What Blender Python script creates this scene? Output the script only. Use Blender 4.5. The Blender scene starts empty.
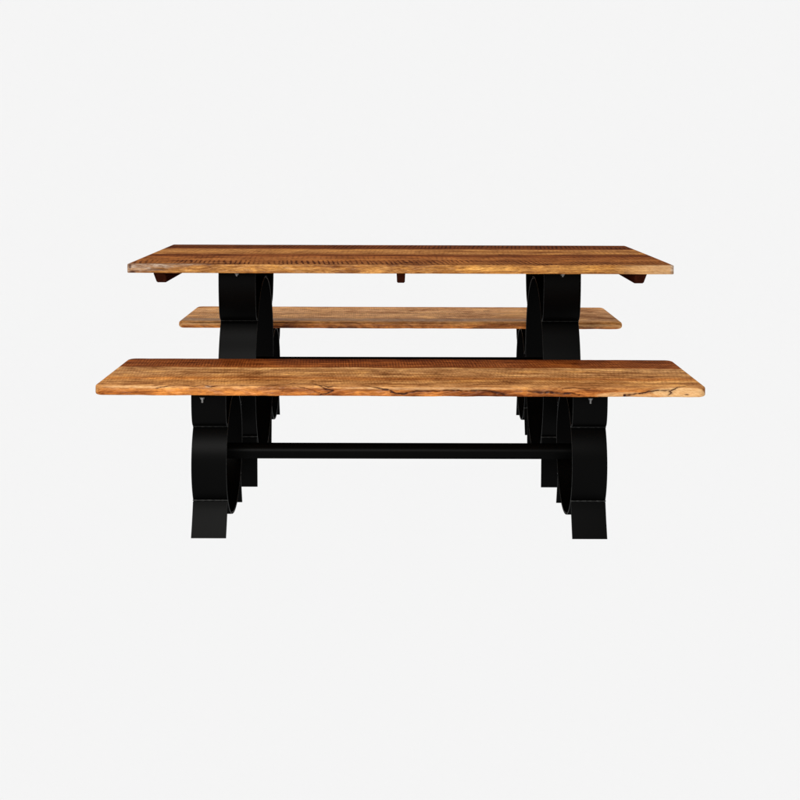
import bpy, bmesh, math, random
import numpy as np
from mathutils import Vector

# ------------------------------------------------------------------ camera, light
scene = bpy.context.scene
C = scene.collection
Y0 = 4.64                                    # distance from the camera to the middle of the table
cam_data = bpy.data.cameras.new('camera')
cam = bpy.data.objects.new('camera', cam_data)
C.objects.link(cam)
cam.location = (0, -Y0, 1.169)
cam.rotation_euler = (math.radians(90), -0.0022, 0)
cam_data.sensor_width = 36.0
cam_data.lens = 1274 / 800 * 36.0
cam_data.shift_y = -251.4 / 800              # a level camera with the lens shifted down
cam_data.clip_end = 200
scene.camera = cam

world = bpy.data.worlds.new('World')
scene.world = world
world.use_nodes = True
wn, wl = world.node_tree.nodes, world.node_tree.links
wn.clear()
w_out = wn.new('ShaderNodeOutputWorld')
w_bg = wn.new('ShaderNodeBackground')
w_tc = wn.new('ShaderNodeTexCoord')
w_sep = wn.new('ShaderNodeSeparateXYZ')
wl.new(w_tc.outputs['Generated'], w_sep.inputs[0])
# added white world light below and behind the sweep, dimmed on the camera's side


def wmath(op, a, b):
    n = wn.new('ShaderNodeMath')
    n.operation = op
    for i, v in enumerate((a, b)):
        if isinstance(v, (int, float)):
            n.inputs[i].default_value = v
        else:
            wl.new(v, n.inputs[i])
    return n.outputs[0]


below = wmath('LESS_THAN', w_sep.outputs['Z'], 0.0)
behind = wmath('GREATER_THAN', w_sep.outputs['Y'], 0.0)
lit = wmath('MAXIMUM', below, behind)
w_mix = wn.new('ShaderNodeMix')
w_mix.data_type = 'RGBA'
wl.new(lit, w_mix.inputs['Factor'])
w_mix.inputs['A'].default_value = (0.06, 0.06, 0.06, 1)
w_mix.inputs['B'].default_value = (0.9131, 0.9131, 0.9131, 1)
wl.new(w_mix.outputs['Result'], w_bg.inputs['Color'])
w_bg.inputs['Strength'].default_value = 1.0
wl.new(w_bg.outputs[0], w_out.inputs['Surface'])


def area(name, loc, target, size, power):
    d = bpy.data.lights.new(name, 'AREA')
    d.shape = 'RECTANGLE'
    d.size, d.size_y = size
    d.energy = power
    d.color = (1.0, 0.985, 0.96)
    o = bpy.data.objects.new(name, d)
    C.objects.link(o)
    o.location = loc
    o.rotation_euler = (Vector(target) - Vector(loc)).to_track_quat('-Z', 'Y').to_euler()
    return o


area('softbox_overhead', (-0.8, -3.0, 3.6), (0, 0, 0.4), (2.6, 1.5), 95)
area('softbox_camera_side', (-0.7, -5.0, 1.95), (0, 0, 0.5), (2.6, 1.1), 130)

scene.render.engine = 'CYCLES'
scene.view_settings.view_transform = 'Standard'
scene.view_settings.look = 'None'
scene.view_settings.exposure = 0.0
scene.view_settings.gamma = 1.0
scene.cycles.max_bounces = 8
scene.cycles.transmission_bounces = 6


# ------------------------------------------------------------------ helpers
def tag(o, label=None, cat=None, group=None, kind=None):
    for k, v in (('label', label), ('category', cat), ('group', group), ('kind', kind)):
        if v:
            o[k] = v
    return o


def link(name, me, mat, parent=None):
    o = bpy.data.objects.new(name, me)
    C.objects.link(o)
    if mat:
        me.materials.append(mat)
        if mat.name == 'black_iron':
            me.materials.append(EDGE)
    if parent:
        o.parent = parent
    return o


def empty(name, loc):
    o = bpy.data.objects.new(name, None)
    o.empty_display_size = 0.1
    C.objects.link(o)
    o.location = loc
    return o


def finish(bm, name, mat, parent=None, smooth=math.radians(35)):
    bmesh.ops.recalc_face_normals(bm, faces=bm.faces)
    me = bpy.data.meshes.new(name)
    bm.to_mesh(me)
    bm.free()
    for p in me.polygons:
        p.use_smooth = True
    me.set_sharp_from_angle(angle=smooth)
    return link(name, me, mat, parent)


class Nodes:
    """small wrapper for building shader graphs"""

    def __init__(self, name):
        self.mat = bpy.data.materials.new(name)
        self.mat.use_nodes = True
        self.n, self.l = self.mat.node_tree.nodes, self.mat.node_tree.links
        self.n.clear()
        self.out = self.n.new('ShaderNodeOutputMaterial')

    def put(self, sock, v):
        if isinstance(v, (int, float)):
            sock.default_value = v
        elif isinstance(v, tuple):
            sock.default_value = v if len(v) != 3 or sock.type == 'VECTOR' else (*v, 1)
        else:
            self.l.new(v, sock)

    def math(self, op, a, b=0.0, c=None, clamp=False):
        n = self.n.new('ShaderNodeMath')
        n.operation = op
        n.use_clamp = clamp
        self.put(n.inputs[0], a)
        self.put(n.inputs[1], b)
        if c is not None:
            self.put(n.inputs[2], c)
        return n.outputs[0]

    def xyz(self, x, y, z):
        n = self.n.new('ShaderNodeCombineXYZ')
        self.put(n.inputs[0], x)
        self.put(n.inputs[1], y)
        self.put(n.inputs[2], z)
        return n.outputs[0]

    def noise(self, vec, scale=1.0, detail=3.0, rough=0.55, dist=0.0):
        n = self.n.new('ShaderNodeTexNoise')
        self.put(n.inputs['Vector'], vec)
        n.inputs['Scale'].default_value = scale
        n.inputs['Detail'].default_value = detail
        n.inputs['Roughness'].default_value = rough
        n.inputs['Distortion'].default_value = dist
        return n.outputs['Fac']

    def mix(self, f, a, b, mode='MIX'):
        n = self.n.new('ShaderNodeMix')
        n.data_type = 'RGBA'
        n.blend_type = mode
        self.put(n.inputs['Factor'], f)
        self.put(n.inputs['A'], a)
        self.put(n.inputs['B'], b)
        return n.outputs['Result']

    def ramp(self, f, stops, interp='LINEAR'):
        n = self.n.new('ShaderNodeValToRGB')
        n.color_ramp.interpolation = interp
        e = n.color_ramp.elements
        while len(e) > 1:
            e.remove(e[0])
        for i, (p, c) in enumerate(stops):
            k = e[0] if i == 0 else e.new(p)
            k.position = p
            k.color = c if len(c) == 4 else (*c, 1)
        self.put(n.inputs[0], f)
        return n.outputs[0]

    def sheen(self, shader, normal, amount, rough, tint):
        # a thin even polish over a matt body
        g = self.n.new('ShaderNodeBsdfGlossy')
        g.inputs['Color'].default_value = (*tint, 1)
        g.inputs['Roughness'].default_value = rough
        self.l.new(normal, g.inputs['Normal'])
        m = self.n.new('ShaderNodeMixShader')
        m.inputs[0].default_value = amount
        self.l.new(shader, m.inputs[1])
        self.l.new(g.outputs[0], m.inputs[2])
        return m.outputs[0]

    def fit(self, v, a, b, c=0.0, d=1.0):
        n = self.n.new('ShaderNodeMapRange')
        n.clamp = True
        self.put(n.inputs[0], v)
        for i, k in enumerate((a, b, c, d)):
            n.inputs[i + 1].default_value = k
        return n.outputs[0]


def srgb(r, g, b):
    def f(c):
        c /= 255.0
        return c / 12.92 if c <= 0.04045 else ((c + 0.055) / 1.055) ** 2.4
    return (f(r), f(g), f(b))


# ------------------------------------------------------------------ materials
def wood_material(name, depth, strips, saws, seed=0.0, gain=1.0, face=None, rough=0.5,
                  streak=0.5, contrast=0.8, patchy=0.85, grainy=0.25):
    """strips: [(v, colour)] across the board (v < 0 runs down the front edge);
    saws: [(v0, v1, pitch, slant, strength)] bands of saw marks; face: colour of the front edge"""
    N = Nodes(name)
    tc = N.n.new('ShaderNodeTexCoord')
    sp = N.n.new('ShaderNodeSeparateXYZ')
    N.l.new(tc.outputs['Object'], sp.inputs[0])
    x, y, z = sp.outputs
    c = N.math('ADD', y, z)
    xs = N.math('ADD', x, seed)
    # slow wander of the plank figure
    w1 = N.noise(N.xyz(N.math('MULTIPLY', xs, 2.2), N.math('MULTIPLY', c, 6.0), seed), 1, 3, 0.6)
    warp = N.math('MULTIPLY', N.math('SUBTRACT', w1, 0.5), 0.07)
    cw = N.math('ADD', c, N.math('MULTIPLY', warp, N.fit(c, 0.0, 0.05)))
    pos = N.math('DIVIDE', N.math('ADD', cw, 0.04), depth + 0.04)
    base = N.ramp(pos, [((v + 0.04) / (depth + 0.04), tuple(k * gain for k in col)) for v, col in strips])
    # broad patches
    p1 = N.noise(N.xyz(N.math('MULTIPLY', xs, 4.0), N.math('MULTIPLY', cw, 14.0), seed + 3), 1, 4, 0.6)
    base = N.mix(N.fit(p1, 0.4, 0.65, 0, 0.6), base, N.mix(1.0, base, (0.62, 0.50, 0.38), 'MULTIPLY'))
    p2 = N.noise(N.xyz(N.math('MULTIPLY', xs, 3.0), N.math('MULTIPLY', cw, 25.0), seed + 9), 1, 3, 0.6)
    base = N.mix(N.fit(p2, 0.52, 0.75, 0, 0.45), base, N.mix(1.0, base, (1.35, 1.32, 1.22), 'MULTIPLY'))
    # golden and dark patches that cross the planks
    g1 = N.noise(N.xyz(N.math('MULTIPLY', xs, 6.5), N.math('MULTIPLY', c, 11.0), seed + 51), 1, 5, 0.68, 0.5)
    base = N.mix(N.fit(g1, 0.52, 0.64, 0, patchy), base, N.mix(1.0, base, (1.45, 1.50, 1.30), 'MULTIPLY'))
    base = N.mix(N.fit(g1, 0.47, 0.36, 0, patchy), base, N.mix(1.0, base, (0.50, 0.38, 0.30), 'MULTIPLY'))
    # growth-ring streaks
    s1 = N.noise(N.xyz(N.math('MULTIPLY', xs, 5.0), N.math('MULTIPLY', cw, 95.0), N.math('MULTIPLY', z, 60.0)), 1, 4, 0.65, 0.3)
    base = N.mix(N.fit(s1, 0.46, 0.62, 0, streak * 1.5), base, N.mix(1.0, base, (0.50, 0.36, 0.25), 'MULTIPLY'))
    # fine fibres and pores
    f1 = N.noise(N.xyz(N.math('MULTIPLY', xs, 60.0), N.math('MULTIPLY', cw, 500.0), N.math('MULTIPLY', z, 300.0)), 1, 2, 0.6)
    base = N.mix(N.fit(f1, 0.5, 0.72, 0, grainy * 1.6), base, N.mix(1.0, base, (0.45, 0.35, 0.25), 'MULTIPLY'))
    f2 = N.noise(N.xyz(N.math('MULTIPLY', N.math('ADD', xs, N.math('MULTIPLY', z, 2.2)), 110.0),
                       N.math('MULTIPLY', cw, 70.0), N.math('MULTIPLY', z, 330.0)), 1, 2, 0.6)
    base = N.mix(N.fit(f2, 0.5, 0.66, 0, grainy * 1.3), base, N.mix(1.0, base, (0.52, 0.42, 0.30), 'MULTIPLY'))
    m1 = N.noise(N.xyz(N.math('MULTIPLY', xs, 26.0), N.math('MULTIPLY', cw, 75.0), N.math('MULTIPLY', z, 120.0)), 1, 5, 0.75, 0.6)
    base = N.mix(N.fit(m1, 0.5, 0.66, 0, contrast), base, N.mix(1.0, base, (0.40, 0.29, 0.20), 'MULTIPLY'))
    base = N.mix(N.fit(m1, 0.5, 0.34, 0, contrast), base, N.mix(1.0, base, (1.42, 1.45, 1.40), 'MULTIPLY'))
    l1 = N.noise(N.xyz(N.math('MULTIPLY', xs, 1.6), N.math('MULTIPLY', cw, 38.0), seed + 31), 1, 5, 0.7)
    base = N.mix(N.fit(l1, 0.54, 0.60, 0, contrast * 0.9), base, N.mix(1.0, base, (0.48, 0.36, 0.27), 'MULTIPLY'))
    base = N.mix(N.fit(l1, 0.46, 0.38, 0, contrast * 0.8), base, N.mix(1.0, base, (1.25, 1.30, 1.35), 'MULTIPLY'))
    height = N.math('ADD', N.math('MULTIPLY', s1, 0.4), N.math('MULTIPLY', f1, 0.25))
    # saw marks: short dark cuts across the board
    top = N.fit(z, -0.006, -0.001)
    for k, (v0, v1, pitch, slant, strength) in enumerate(saws):
        wob = N.noise(N.xyz(N.math('MULTIPLY', xs, 14.0), N.math('MULTIPLY', c, 2.0), seed + k), 1, 4, 0.62)
        ph = N.math('ADD', N.math('MULTIPLY', N.math('ADD', xs, N.math('MULTIPLY', c, slant)), 2 * math.pi / pitch),
                    N.math('MULTIPLY', wob, 15.0))
        wave = N.math('SINE', ph)
        cut = N.fit(wave, -0.1, 0.8)
        band = N.math('MULTIPLY', N.fit(cw, v0 - 0.012, v0 + 0.012), N.fit(cw, v1 - 0.012, v1 + 0.012, 1, 0))
        amt = N.noise(N.xyz(N.math('MULTIPLY', xs, 8.0), N.math('MULTIPLY', c, 9.0), seed + 20 + k), 1, 5, 0.7)
        m = N.math('MULTIPLY', N.math('MULTIPLY', cut, band), N.math('MULTIPLY', N.fit(amt, 0.36, 0.56), top))
        m = N.math('MULTIPLY', m, strength)
        base = N.mix(m, base, N.mix(1.0, base, (0.26, 0.17, 0.13), 'MULTIPLY'))
        height = N.math('SUBTRACT', height, N.math('MULTIPLY', m, 0.8))
    # marks laid out on the mesh: r = split / bark line, g = weathered grey, b = pale sapwood and painted edge highlight
    at = N.n.new('ShaderNodeAttribute')
    at.attribute_name = 'marks'
    sa = N.n.new('ShaderNodeSeparateColor')
    N.l.new(at.outputs['Color'], sa.inputs[0])
    base = N.mix(sa.outputs[2], base, N.mix(N.fit(f2, 0.4, 0.65), (0.80, 0.50, 0.235), (0.62, 0.33, 0.125)))
    gn = N.noise(N.xyz(N.math('MULTIPLY', xs, 40.0), N.math('MULTIPLY', c, 200.0), N.math('MULTIPLY', z, 160.0)), 1, 4, 0.7)
    grey = N.ramp(N.fit(gn, 0.32, 0.68), [(0, srgb(70, 48, 36)), (0.4, srgb(140, 112, 92)), (1, srgb(206, 190, 172))])
    base = N.mix(N.math('MULTIPLY', sa.outputs[1], N.fit(gn, 0.3, 0.5, 0.6, 1.0)), base, grey)
    base = N.mix(sa.outputs[0], base, srgb(58, 23, 12))
    height = N.math('SUBTRACT', height, sa.outputs[0])
    b = N.n.new('ShaderNodeBsdfPrincipled')
    N.put(b.inputs['Base Color'], base)
    N.put(b.inputs['Roughness'], N.fit(f1, 0.3, 0.7, rough - 0.06, rough + 0.12))
    b.inputs['Specular IOR Level'].default_value = 0.0
    bp = N.n.new('ShaderNodeBump')
    bp.inputs['Strength'].default_value = 0.5
    bp.inputs['Distance'].default_value = 0.0012
    N.put(bp.inputs['Height'], height)
    N.l.new(bp.outputs[0], b.inputs['Normal'])
    N.l.new(N.sheen(b.outputs[0], bp.outputs[0], 0.012, 0.32, (1, 0.97, 0.9)), N.out.inputs['Surface'])
    return N.mat


def iron_material():
    N = Nodes('black_iron')
    tc = N.n.new('ShaderNodeTexCoord')
    n1 = N.noise(tc.outputs['Object'], 7, 5, 0.6)
    n2 = N.noise(tc.outputs['Object'], 60, 4, 0.65)
    col = N.mix(N.fit(n1, 0.35, 0.7), (0.0008, 0.0008, 0.00075), (0.0011, 0.0011, 0.00105))
    b = N.n.new('ShaderNodeBsdfPrincipled')
    N.put(b.inputs['Base Color'], col)
    N.put(b.inputs['Roughness'], N.fit(n1, 0.3, 0.7, 0.45, 0.55))
    b.inputs['Specular IOR Level'].default_value = 0.0
    bp = N.n.new('ShaderNodeBump')
    bp.inputs['Strength'].default_value = 0.06
    bp.inputs['Distance'].default_value = 0.001
    N.put(bp.inputs['Height'], N.math('ADD', N.math('MULTIPLY', n2, 0.3), N.math('MULTIPLY', n1, 0.5)))
    N.l.new(bp.outputs[0], b.inputs['Normal'])
    N.l.new(N.sheen(b.outputs[0], bp.outputs[0], 0.0034, 0.38, (1, 1, 1)), N.out.inputs['Surface'])
    return N.mat


def plain_material(name, col, rough, metal=0.0, spec=0.5, vary=0.3):
    N = Nodes(name)
    tc = N.n.new('ShaderNodeTexCoord')
    mp = N.n.new('ShaderNodeMapping')
    mp.inputs['Scale'].default_value = (60, 6, 60)
    N.l.new(tc.outputs['Object'], mp.inputs[0])
    n1 = N.noise(mp.outputs[0], 1, 4, 0.6)
    c = N.mix(N.fit(n1, 0.3, 0.7), tuple(k * (1 - vary) for k in col), tuple(k * (1 + vary) for k in col))
    b = N.n.new('ShaderNodeBsdfPrincipled')
    N.put(b.inputs['Base Color'], c)
    b.inputs['Roughness'].default_value = rough
    b.inputs['Metallic'].default_value = metal
    b.inputs['Specular IOR Level'].default_value = spec
    N.l.new(b.outputs[0], N.out.inputs['Surface'])
    return N.mat


def sweep_material():
    # invented translucent sheet, lit through from the far side so no shadow shows
    N = Nodes('shadowless_sheet')
    b = N.n.new('ShaderNodeBsdfTranslucent')
    b.inputs['Color'].default_value = (1, 1, 1, 1)
    N.l.new(b.outputs[0], N.out.inputs['Surface'])
    return N.mat


IRON = iron_material()
STEEL = plain_material('zinc_steel', (0.24, 0.24, 0.235), 0.45, 1.0, 0.5, 0.5)
EDGE = plain_material('iron_edge_glint', (0.010, 0.0103, 0.010), 0.5, 0, 0.2, 0.9)  # paler chamfer colour, stands in for light catching the plate edges
CREASE_GLINT = plain_material('crease_glint', (0.0105, 0.0105, 0.010), 0.5, 0, 0.2, 0.95)  # pale colour painting the light line where the ring edge catches light
BATTEN = plain_material('dark_stained_wood', (0.030, 0.0075, 0.004), 0.6, 0, 0.0, 0.45)
SWEEP = sweep_material()


# ------------------------------------------------------------------ added backlit sweep: floor and backdrop
def sheet(name, prof, w):
    bm = bmesh.new()
    cols = [-w, -w / 3, w / 3, w]
    rows = [[bm.verts.new((x, y, z)) for x in cols] for y, z in prof]
    for a, b in zip(rows, rows[1:]):
        for i in range(len(cols) - 1):
            bm.faces.new((a[i], a[i + 1], b[i + 1], b[i]))
    return finish(bm, name, SWEEP)


tag(sheet('floor', [(-7.5, 0), (-3, 0), (0, 0), (3.0, 0)], 7.0), kind='structure')
R = 1.6
prof = [(3.0 + R * math.sin(a), R - R * math.cos(a)) for a in [math.pi / 2 * i / 16 for i in range(17)]]
prof += [(3.0 + R, 7.0)]
tag(sheet('backdrop', prof, 7.0), kind='structure')


# ------------------------------------------------------------------ boards
def spaced(*runs):
    out = []
    for a, b, step in runs:
        n = max(1, int(round((b - a) / step)))
        out += [a + (b - a) * i / n for i in range(n)]
    out.append(runs[-1][1])
    return np.array(out)


def vnoise(x, seed, cell):
    """smooth 1-D value noise"""
    rs = np.random.RandomState(seed)
    t = rs.rand(4096) * 2 - 1
    u = x / cell + 500
    i = np.floor(u).astype(int)
    f = u - i
    f = f * f * (3 - 2 * f)
    return t[i % 4096] * (1 - f) + t[(i + 1) % 4096] * f


def seg_dist(px, py, line, sx=1.0):
    d = np.full(px.shape, 1e9)
    wd = np.zeros(px.shape)
    for (ax, ay, aw), (bx, by, bw) in zip(line, line[1:]):
        vx, vy = bx - ax, by - ay
        t = np.clip(((px - ax) * vx + (py - ay) * vy) / max(vx * vx + vy * vy, 1e-12), 0, 1)
        dd = np.hypot(px - ax - t * vx, py - ay - t * vy)
        w = aw + (bw - aw) * t
        m = dd / w < d
        d = np.where(m, dd / w, d)
    return d          # distance in units of the line's half width


def board(name, L, D, T, plan_r, edge_r, mat, parent, loc, rot, marks, rough_edge=0.0, seed=1,
          taper=0.0, step=0.0016):
    """a plank top with its origin at the middle of its front top edge"""
    hx, hy, hz = L / 2, D / 2, T / 2
    fine = spaced((-hx, hx, step))
    e = edge_r
    xs = np.unique(np.round(np.concatenate([fine, -hx + np.linspace(0, e * 1.5, 10), hx - np.linspace(0, e * 1.5, 10)]), 6))
    ys = spaced((-hy, -hy + e * 1.5, e / 6), (-hy + e * 1.5, -hy + 0.07, 0.0035), (-hy + 0.07, hy - e * 1.5, 0.018),
                (hy - e * 1.5, hy, e / 5))
    zs = spaced((-hz, hz, 0.0015))
    nx, ny, nz = len(xs), len(ys), len(zs)
    idx = -np.ones((nx, ny, nz), dtype=np.int64)
    surf = np.zeros((nx, ny, nz), bool)
    surf[0] = surf[-1] = True
    surf[:, 0] = surf[:, -1] = True
    surf[:, :, 0] = surf[:, :, -1] = True
    idx[surf] = np.arange(surf.sum())
    I, J, K = np.nonzero(surf)
    x, y, z = xs[I].copy(), ys[J].copy(), zs[K].copy()
    # plan: rounded corners
    Rp = max(plan_r, e * 1.01)
    a = np.abs(x) - (hx - Rp)
    b = np.abs(y) - (hy - Rp)
    corner = (a > 0) & (b > 0)
    m = np.maximum(a, b)
    ln = np.maximum(np.hypot(a, b), 1e-9)
    nxv = np.where(corner, np.sign(x) * a / ln, np.where(a > b, np.sign(x), 0.0))
    nyv = np.where(corner, np.sign(y) * b / ln, np.where(a > b, 0.0, np.sign(y)))
    t = Rp - np.maximum(m, -1e3)                                 # inset from the outline
    cx, cy = np.sign(x) * (hx - Rp), np.sign(y) * (hy - Rp)
    x = np.where(corner, cx + nxv * m, x)
    y = np.where(corner, cy + nyv * m, y)
    # edge rounding
    u = np.maximum(e - t, 0)
    w = np.maximum(np.abs(z) - (hz - e), 0)
    both = (u > 0) & (w > 0)
    s = np.where(both, np.maximum(u, w) / np.maximum(np.hypot(u, w), 1e-9), 1.0)
    du = u * s - u
    x = x + nxv * du
    y = y + nyv * du
    z = np.where(both, np.sign(z) * (hz - e + w * s), z)
    # local frame: origin on the front top edge
    y = y + hy
    z = z - hz
    c = y + z
    # marks
    col = marks(x, y, z, c) if marks else np.zeros((len(x), 3))
    edge = np.clip(1 - y / 0.03, 0, 1)
    back = np.clip(1 - (D - y) / 0.03, 0, 1)
    if rough_edge:
        y = y + edge * rough_edge * (0.7 * vnoise(x, seed, 0.11) + 0.4 * vnoise(x + z * 3, seed + 1, 0.03) + 0.25 * vnoise(x - z * 5, seed + 2, 0.009))
        y = y - back * rough_edge * (0.7 * vnoise(x, seed + 4, 0.09) + 0.4 * vnoise(x, seed + 5, 0.02))
        z = z + rough_edge * 0.25 * edge * vnoise(x + y * 2, seed + 3, 0.05)
    y = y + edge * 0.0022 * col[:, 0]
    z = z - (1 - edge) * 0.0008 * col[:, 0]
    if taper:
        x = np.where(x > 0, x * (1 - taper * np.clip(y / D, 0, 1) ** 1.5), x)
    co = np.stack([x, y, z], 1)

    def quads(A, B, Cc, Dd):
        return np.stack([A.ravel(), B.ravel(), Cc.ravel(), Dd.ravel()], 1)
    f = [quads(idx[:-1, :-1, -1], idx[1:, :-1, -1], idx[1:, 1:, -1], idx[:-1, 1:, -1]),
         quads(idx[:-1, :-1, 0], idx[:-1, 1:, 0], idx[1:, 1:, 0], idx[1:, :-1, 0]),
         quads(idx[:-1, 0, :-1], idx[1:, 0, :-1], idx[1:, 0, 1:], idx[:-1, 0, 1:]),
         quads(idx[:-1, -1, :-1], idx[:-1, -1, 1:], idx[1:, -1, 1:], idx[1:, -1, :-1]),
         quads(idx[0, :-1, :-1], idx[0, :-1, 1:], idx[0, 1:, 1:], idx[0, 1:, :-1]),
         quads(idx[-1, :-1, :-1], idx[-1, 1:, :-1], idx[-1, 1:, 1:], idx[-1, :-1, 1:])]
    f = np.concatenate(f).astype(np.int32)
    me = bpy.data.meshes.new(name)
    me.vertices.add(len(co))
    me.vertices.foreach_set('co', co.astype(np.float32).ravel())
    me.loops.add(len(f) * 4)
    me.loops.foreach_set('vertex_index', f.ravel())
    me.polygons.add(len(f))
    me.polygons.foreach_set('loop_start', np.arange(0, len(f) * 4, 4, dtype=np.int32))
    me.polygons.foreach_set('loop_total', np.full(len(f), 4, dtype=np.int32))
    me.update(calc_edges=True)
    me.validate()
    at = me.attributes.new('marks', 'FLOAT_COLOR', 'POINT')
    at.data.foreach_set('color', np.concatenate([np.clip(col, 0, 1), np.ones((len(col), 1))], 1).astype(np.float32).ravel())
    me.polygons.foreach_set('use_smooth', np.ones(len(f), bool))
    me.set_sharp_from_angle(angle=math.radians(50))
    o = link(name, me, mat, parent)
    o.location = loc
    o.rotation_euler = rot
    return o


# ------------------------------------------------------------------ bent iron legs
def band(bm, pts, w, t, closed=False, xc=0.0):
    """a flat bar of width w (in x) and thickness t that follows pts in the y-z plane"""
    P = [Vector((0, p[0], p[1])) for p in pts]
    n = len(P)
    ring = []
    for i in range(n):
        if closed:
            d = P[(i + 1) % n] - P[i - 1]
        else:
            d = P[min(i + 1, n - 1)] - P[max(i - 1, 0)]
        d.normalize()
        nn = Vector((0, -d.z, d.y))
        b = 0.0012
        q = []
        for sx, sn in ((-1, -1), (1, -1), (1, 1), (-1, 1)):
            # small chamfer on every corner
            if sx * sn > 0:
                o1, o2 = (sx * (w / 2), sn * (t / 2 - b)), (sx * (w / 2 - b), sn * (t / 2))
            else:
                o1, o2 = (sx * (w / 2 - b), sn * (t / 2)), (sx * (w / 2), sn * (t / 2 - b))
            for ox, on in (o1, o2):
                q.append(bm.verts.new(P[i] + nn * on + Vector((xc + ox, 0, 0))))
        ring.append(q)
    m = len(ring[0])
    for i in range(n if closed else n - 1):
        a, c = ring[i], ring[(i + 1) % n]
        for k in range(m):
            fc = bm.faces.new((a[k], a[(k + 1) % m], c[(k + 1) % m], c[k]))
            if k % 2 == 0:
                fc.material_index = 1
    if not closed:
        bm.faces.new(ring[0][::-1])
        bm.faces.new(ring[-1])


def add_cyl(bm, p0, p1, r, seg=24, r1=None):
    p0, p1 = Vector(p0), Vector(p1)
    ax = (p1 - p0)
    q = ax.to_track_quat('Z', 'Y')
    r1 = r if r1 is None else r1
    A = [bm.verts.new(p0 + q @ Vector((r * math.cos(2 * math.pi * i / seg), r * math.sin(2 * math.pi * i / seg), 0))) for i in range(seg)]
    B = [bm.verts.new(p1 + q @ Vector((r1 * math.cos(2 * math.pi * i / seg), r1 * math.sin(2 * math.pi * i / seg), 0))) for i in range(seg)]
    for i in range(seg):
        bm.faces.new((A[i], A[(i + 1) % seg], B[(i + 1) % seg], B[i]))
    bm.faces.new(A[::-1])
    bm.faces.new(B)


def make_bolt(parent, loc, k=1.0):
    """washer, nut and the thread end that hangs below the mounting tab"""
    bm = bmesh.new()
    x, y, z = loc
    add_cyl(bm, (x, y, z), (x, y, z - 0.0015), 0.0085, 20)
    add_cyl(bm, (x, y, z - 0.0015), (x, y, z - 0.0065), 0.0062, 6)
    add_cyl(bm, (x, y, z - 0.0065), (x, y, z - 0.0065 - 0.010 * k), 0.0030, 12)
    return finish(bm, 'bolt', STEEL, parent, math.radians(25))


def make_leg(base, side, xc, w, t, zc, a, b, dz, y_top, z_top, y_foot, bar_r, tab_x):
    """one end frame: an oval ring with two brackets above it and two feet below it"""
    bm = bmesh.new()
    pts = [((a - t / 2) * math.cos(2 * math.pi * i / 96), zc + (b - t / 2) * math.sin(2 * math.pi * i / 96)) for i in range(96)]
    band(bm, pts, w, t, closed=True, xc=0)
    # upright strap inside the ring that carries the stretcher
    band(bm, [(0, zc - b + t * 1.02), (0, zc + b - t * 1.02)], 0.008, 0.07, xc=0)
    leg = finish(bm, 'leg', IRON, base)
    leg.location = (xc * side, 0, 0)
    yc = a * math.sqrt(1 - (dz / b) ** 2)
    for s in (-1, 1):
        bm = bmesh.new()
        p = []
        for i in range(15):
            th = math.pi / 2 * i / 14
            dy = (y_top - yc) * math.sin(th) ** 0.8
            p.append((s * (yc + 0.003 + dy), zc + dz + 0.004 + (z_top - zc - dz - 0.004) * (1 - math.cos(th) ** 0.9)))
        band(bm, p, w - 0.0015, t)
        finish(bm, 'bracket', IRON, leg)
        bm = bmesh.new()
        p = []
        for i in range(9):
            u = i / 8
            p.append((s * (yc + 0.003 + (y_foot - yc) * (u ** 1.2)), (zc - dz - 0.004) * (1 - u)))
        p[-1] = (p[-1][0], 0.0005)
        band(bm, p, w - 0.001, t)
        finish(bm, 'foot', IRON, leg)
        for sz in (-1, 1):  # beads added along the creases to paint the light caught there
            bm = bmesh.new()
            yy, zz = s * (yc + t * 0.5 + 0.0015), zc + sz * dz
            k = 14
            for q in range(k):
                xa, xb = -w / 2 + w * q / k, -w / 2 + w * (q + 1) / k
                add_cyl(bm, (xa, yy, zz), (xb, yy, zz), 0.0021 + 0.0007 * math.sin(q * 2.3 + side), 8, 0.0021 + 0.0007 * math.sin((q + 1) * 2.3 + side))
            finish(bm, 'glint_bead', CREASE_GLINT, leg)
    # flange under the top, with a tab in front of the bracket for the bolt
    bm = bmesh.new()
    band(bm, [(-y_top + t, z_top + 0.0035), (y_top - t, z_top + 0.0035)], w * 0.96, 0.005)
    finish(bm, 'mounting_plate', IRON, leg)
    return leg


def tab_and_bolt(leg, x, y, z, wx, k=1.0):
    bm = bmesh.new()
    band(bm, [(y - 0.016, z), (y + 0.02, z)], wx, 0.004, xc=x)
    tb = finish(bm, 'mounting_tab', IRON, leg)
    make_bolt(leg, (x, y - 0.004, z - 0.0025), k)
    return tb


def make_bar(base, half, zc, r):
    bm = bmesh.new()
    add_cyl(bm, (-half, 0, zc), (half, 0, zc), r, 40)
    bar = finish(bm, 'stretcher', IRON, base)
    return bar


# ------------------------------------------------------------------ marks on the boards (metres; c < 0 runs down the front edge)
def px(x, y, d=3.691, top=386.2):
    """point read off the front edge -> (x, c)"""
    y = y - 0.0042 * (x - 400)
    dy = y - top
    X = (x - 400) * d / 1274
    return X, (-dy * d / 1274 if dy > 0 else -dy * 0.0155)


def poly(pts, x0, y0, w, d=3.691, top=386.2):
    return [(*px(x0 + a / 5, y0 + b / 5, d, top), ww * w) for a, b, ww in pts]


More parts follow.
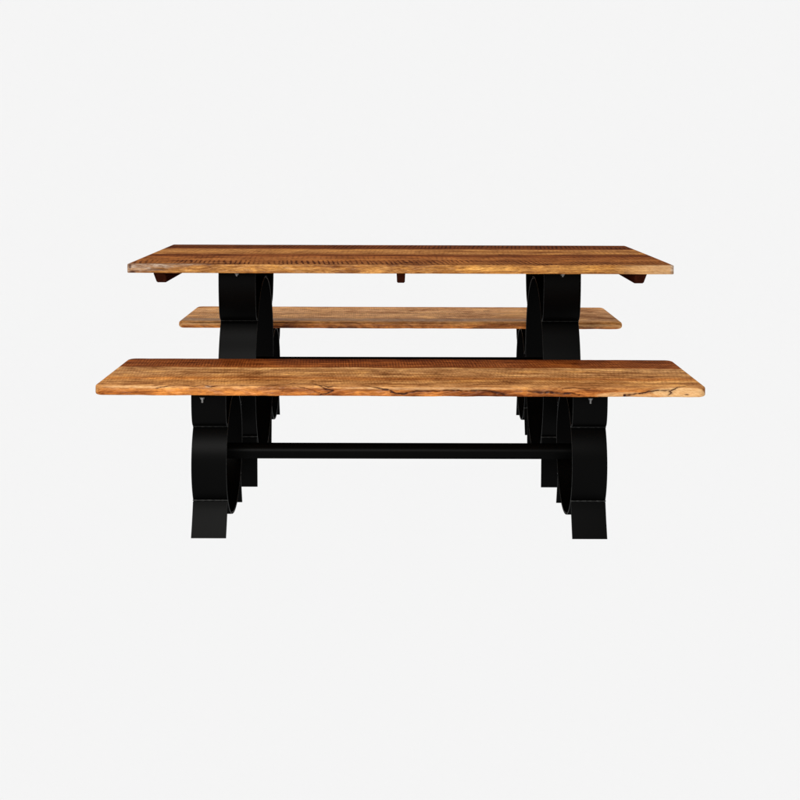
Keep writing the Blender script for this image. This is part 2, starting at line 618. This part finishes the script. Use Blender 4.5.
BENCH_CRACKS = [
    poly([(330, 178, .4), (420, 164, 1), (450, 163, 1), (520, 170, .5), (560, 162, .6)], 90, 352, 0.0016),
    poly([(560, 162, .6), (600, 172, 1), (640, 165, .5), (700, 162, 1), (800, 164, .6)], 90, 352, 0.0014),
    poly([(0, 165, .5), (120, 162, .8), (230, 161, .8), (270, 152, 1), (350, 153, 1.2), (385, 163, 1.5), (440, 172, 1), (520, 166, .4)], 240, 352, 0.0017),
    poly([(385, 165, 1), (420, 182, .8), (465, 193, 1), (440, 203, .8), (400, 212, .5)], 240, 352, 0.0014),
    poly([(250, 165, .3), (330, 182, .5), (400, 205, .4)], 240, 352, 0.001),
    poly([(620, 168, .4), (690, 178, 1), (740, 188, 1.3), (770, 200, 1), (810, 208, .7)], 240, 352, 0.0015),
    poly([(0, 200, .6), (70, 206, 1.5), (100, 196, 1), (160, 192, .8), (300, 191, .6), (400, 191, .7), (500, 195, 1), (530, 202, 2)], 390, 352, 0.0014),
    poly([(520, 196, 1), (545, 204, 1.6), (570, 212, 1)], 390, 352, 0.0015),
    poly([(690, 192, .8), (740, 200, 1.6), (800, 199, 1.2), (850, 205, .7)], 390, 352, 0.0017),
    poly([(700, 172, .4), (740, 166, 1), (800, 162, .4)], 390, 352, 0.0012),
    poly([(0, 203, 1), (60, 208, 1.6), (110, 206, .8), (150, 212, .4)], 550, 352, 0.0016),
    poly([(60, 182, .3), (120, 176, .9), (200, 180, .4)], 550, 352, 0.0011),
    poly([(370, 214, 1.6), (440, 208, 1.1), (520, 192, .9), (590, 188, 1), (606, 202, 1), (590, 214, .6)], 550, 352, 0.0014),
    poly([(590, 196, .6), (625, 183, .9), (690, 168, .7), (755, 160, .5)], 550, 352, 0.0014),
]


def bench_marks(x, y, z, c):
    wob = 0.0012 * vnoise(x, 31, 0.012)
    r = np.zeros_like(x)
    near = (y < 0.09) & (z > -0.034)
    for ln in BENCH_CRACKS:
        d = seg_dist(x, c + wob, ln)
        r = np.maximum(r, np.clip(1.9 - d, 0, 1))
        r = np.maximum(r, np.clip(1 - d / 6.0, 0, 1) * 0.55 * np.clip(0.5 + vnoise(x, 35, 0.03), 0, 1))
    r *= near * np.clip(1.0 + 0.5 * vnoise(x, 33, 0.008), 0, 1)
    # knot beside the bolt on the left
    k = np.hypot((x + 0.555) / 0.011, (c - 0.001) / 0.006)
    g = np.clip(1.4 - k, 0, 1) * 0.6
    k = np.hypot((x - 0.385) / 0.06, (c + 0.012) / 0.007)
    g = np.maximum(g, np.clip(1.2 - k, 0, 1) * 0.3 * (0.5 + 0.5 * vnoise(x, 5, 0.01)))
    # bright oval of sapwood at the right end of the front edge
    k = np.hypot((x - 0.81) / 0.085, (c + 0.013) / 0.015)
    b = np.clip((1.1 - k) * 5, 0, 0.9)
    k = np.hypot((x - 0.66) / 0.10, (c + 0.022) / 0.009)
    b = np.maximum(b, np.clip((1.0 - k) * 3, 0, 0.55))
    k = np.hypot((x - 0.09) / 0.30, (c + 0.004) / 0.006)
    b = np.maximum(b, np.clip((1.0 - k) * 1.5, 0, 0.4))
    b = np.maximum(b, np.clip(1.2 - np.hypot((x + 0.76) / 0.10, (c + 0.002) / 0.006), 0, 0.6))  # highlight on the left top edge, painted in as pale colour
    r = np.maximum(r, np.clip(1.5 - np.hypot((x - 0.83) / 0.006, (c + 0.020) / 0.0015), 0, 0.8))
    return np.stack([r, g, b], 1)


def rear_marks(x, y, z, c):
    n = 0.006 * vnoise(x, 77, 0.08) + 0.003 * vnoise(x, 78, 0.02)
    r = np.clip(1.5 - np.abs(c + 0.003 + n * 0.2) / 0.0022, 0, 1) * np.clip(0.55 + 0.8 * vnoise(x, 79, 0.10), 0, 0.85) * (x < 0.62)
    r = np.maximum(r, np.clip(1.4 - np.abs(c + 0.024 + n) / 0.003, 0, 1) * np.clip(0.2 + 0.8 * vnoise(x, 80, 0.12), 0, 0.6))
    # short dark checks on the top
    rs = np.random.RandomState(4)
    for i in range(16):
        X, V, l = rs.uniform(-0.85, 0.85), rs.uniform(0.12, 0.45), rs.uniform(0.01, 0.035)
        r = np.maximum(r, np.clip(1.3 - np.hypot((x - X) / l, (y - V) / 0.012), 0, 0.35) * (z > -0.004))
    g = np.clip(1 - np.abs(c - 0.055 + n) / 0.05, 0, 1) ** 0.5 * 0.75 * (x < 0.55) * (z > -0.006)
    b = np.clip(1 - np.abs(c + 0.013) / 0.009, 0, 1) * np.clip((x - 0.5) * 4, 0, 0.7)
    b = np.maximum(b, np.clip(1 - np.abs(c + 0.010) / 0.008, 0, 1) * np.clip((-0.62 - x) * 6, 0, 0.6))
    return np.stack([r, g, b], 1)


def table_marks(x, y, z, c):
    face = (z < -0.002) | (y < 0.02)
    n = 0.5 + 0.5 * vnoise(x + z * 6, 11, 0.035)
    n2 = 0.5 + 0.5 * vnoise(x + z * 14, 12, 0.012)
    # weathered grey at the left end of the front edge, running out to the right
    reach = -0.62 + 0.12 * (z / 0.03) * 2
    g = np.clip((reach - x) / 0.10, 0, 1) * (0.45 + 0.55 * n) * (c < 0.03) * face
    g = np.maximum(g, np.clip((x - 0.80) / 0.08, 0, 1) * 0.45 * n2 * (c < 0.02))
    g = np.maximum(g, np.clip((x - 0.885) / 0.01, 0, 1) * 0.9 * (c < 0.02))
    b = np.clip((x - 0.70) / 0.12, 0, 1) * 0.65 * (c < 0.01)
    r = np.zeros_like(x)
    r = np.maximum(r, np.clip(1.4 - np.hypot((x + 0.885) / 0.010, (c + 0.026) / 0.003), 0, 0.9))
    r = np.maximum(r, np.clip(1.4 - np.hypot((x + 0.80) / 0.03, (c + 0.018) / 0.003), 0, 0.6))
    r = np.maximum(r, np.clip(1.3 - np.hypot((x + 0.893) / 0.004, (c + 0.008) / 0.009), 0, 0.7))
    # dark broken line along the top of the front edge
    e = np.clip(1.3 - np.abs(c - 0.004 - 0.003 * vnoise(x, 13, 0.05)) / 0.004, 0, 1)
    r = np.maximum(r, e * np.clip(0.15 + 0.55 * vnoise(x, 14, 0.03), 0, 0.45))
    # fine checks low on the front edge
    e = np.clip(1.3 - np.abs(c + 0.024 + 0.003 * vnoise(x, 15, 0.04)) / 0.0012, 0, 1)
    r = np.maximum(r, e * np.clip(-0.05 + 0.5 * vnoise(x, 16, 0.05), 0, 0.4))
    return np.stack([r, g, b], 1)


# ------------------------------------------------------------------ dining table
G = 1.0
s = srgb
WOOD_T = wood_material('tabletop_wood', 0.858, [
    (-0.04, s(204, 150, 82)), (-0.002, s(206, 152, 84)), (0.004, s(164, 108, 60)), (0.13, s(166, 104, 56)),
    (0.18, s(176, 112, 60)), (0.24, s(180, 116, 64)), (0.32, s(168, 100, 52)), (0.35, s(120, 64, 32)), (0.40, s(136, 76, 38)),
    (0.43, s(198, 138, 80)), (0.62, s(210, 150, 90)), (0.645, s(160, 98, 54)), (0.665, s(126, 68, 34)),
    (0.858, s(132, 72, 36))],
    [(0.01, 0.165, 0.0165, 0.10, 1.0), (0.69, 0.85, 0.0160, -0.10, 0.9), (0.2, 0.34, 0.019, 0.05, 0.45), (0.42, 0.62, 0.017, -0.05, 0.25)],
    seed=2.3, gain=G, streak=0.5, grainy=0.42)
WOOD_F = wood_material('front_bench_wood', 0.485, [
    (-0.04, s(188, 112, 50)), (-0.012, s(202, 130, 64)), (-0.002, s(212, 154, 92)), (0.004, s(206, 150, 94)),
    (0.09, s(208, 152, 92)), (0.13, s(186, 118, 60)), (0.17, s(208, 154, 98)), (0.31, s(216, 164, 108)),
    (0.325, s(150, 82, 38)), (0.35, s(162, 94, 48)), (0.42, s(158, 88, 42)), (0.485, s(118, 60, 28))],
    [(0.33, 0.48, 0.0092, 0.06, 0.6), (0.03, 0.31, 0.0092, 0.12, 0.22), (0.05, 0.30, 0.0125, -0.16, 0.2)],
    seed=5.1, gain=G, streak=0.6, grainy=0.3)
WOOD_R = wood_material('rear_bench_wood', 0.485, [
    (-0.04, s(140, 82, 40)), (-0.016, s(176, 112, 58)), (-0.004, s(196, 142, 84)), (0.05, s(196, 150, 110)),
    (0.16, s(214, 164, 118)), (0.3, s(222, 172, 126)), (0.44, s(214, 162, 116)), (0.485, s(160, 110, 72))],
    [(0.08, 0.46, 0.009, 0.05, 0.18)],
    seed=8.7, gain=G * 1.38, streak=0.4, contrast=0.6, grainy=0.3)

table = empty('dining_table', (0, 0, 0))
tag(table, 'long wooden dining table with saw marked plank top, between the two benches', 'table')
board('tabletop', 1.8055, 0.858, 0.0294, 0.008, 0.0025, WOOD_T, table, (0.0027, 4.2035 - Y0, 0.7857), (0, 0.0006, 0),
      table_marks, rough_edge=0.0012, seed=40, taper=0.012)

# three tapered battens across the underside
ZB = 0.7857 - 0.0294
for xb, hw in ((-0.797, 0.021), (0.004, 0.0145), (0.800, 0.021)):
    bm = bmesh.new()
    y0, y1 = 4.225 - Y0, 5.03 - Y0
    h = 0.034
    tp = 0.010 if abs(xb) > 0.1 else 0.0015
    v = {}
    for i, (yy, sg) in enumerate(((y0, 1), (y1, -1))):
        for j, (zz, k) in enumerate(((ZB - 0.0005, 0), (ZB - h, 1))):
            for q in (-1, 1):
                # outer face leans in towards the bottom
                dx = q * (hw - (tp * k if q * xb > 0 or abs(xb) < 0.1 else 0))
                v[i, j, q] = bm.verts.new((xb + dx, yy + sg * 0.012 * k, zz))
    for i, j in ((0, 0), (1, 1)):
        pass
    F = lambda *k: bm.faces.new([v[q] for q in k])
    F((0, 0, -1), (0, 0, 1), (0, 1, 1), (0, 1, -1))
    F((1, 0, -1), (1, 1, -1), (1, 1, 1), (1, 0, 1))
    F((0, 0, -1), (0, 1, -1), (1, 1, -1), (1, 0, -1))
    F((0, 0, 1), (1, 0, 1), (1, 1, 1), (0, 1, 1))
    F((0, 0, -1), (1, 0, -1), (1, 0, 1), (0, 0, 1))
    F((0, 1, -1), (0, 1, 1), (1, 1, 1), (1, 1, -1))
    bmesh.ops.bevel(bm, geom=bm.edges[:], offset=0.0022, segments=2, affect='EDGES')
    finish(bm, 'batten', BATTEN, table)

TL = dict(w=0.128, t=0.007, zc=0.376, a=0.31, b=0.327, dz=0.20, y_top=0.305, z_top=0.749, y_foot=0.235, bar_r=0.028, tab_x=0)
for sd in (-1, 1):
    lg = make_leg(table, sd, 0.553, **TL)
    tab_and_bolt(lg, -0.002 * sd, -0.330, 0.7495, 0.05, 0.4)
make_bar(table, 0.553, 0.383, 0.027)


# ------------------------------------------------------------------ benches
def make_bench(y_front, label, wood, marks, seed, tilt, base_dx=0.0, back_marks=False, yaw=0.0):
    root = empty('bench', (0, y_front + 0.322 - Y0, 0))
    tag(root, label, 'bench', 'benches along the two long sides of the table')
    top = board('seat', 1.778 if seed == 60 else 1.774, 0.485, 0.0285, 0.028, 0.0065 if seed == 60 else 0.012, wood, root, (0.0025 if seed == 60 else 0.0035, -0.322, 0.4792), (0, tilt, 0),
                marks, rough_edge=0.0028, seed=seed)
    BL = dict(w=0.106, t=0.006, zc=0.217, a=0.195, b=0.192, dz=0.112, y_top=0.198, z_top=0.4415, y_foot=0.194, bar_r=0.025, tab_x=0)
    for sd in (-1, 1):
        lg = make_leg(root, sd, 0.571, **BL)
        lg.location.x += base_dx
        tab_and_bolt(lg, (-0.016 if sd < 0 else -0.002), -0.214, 0.4300, 0.042)
    b = make_bar(root, 0.571, 0.217, 0.0245)
    b.location.x = base_dx
    return root


make_bench(3.691, 'nearer wooden bench, orange brown seat with split front edge, in front of the table', WOOD_F, bench_marks, 60, 0.0012)
make_bench(5.076, 'farther wooden bench, paler greyish tan seat, behind the table', WOOD_R, rear_marks, 90, 0.0008, base_dx=-0.006)
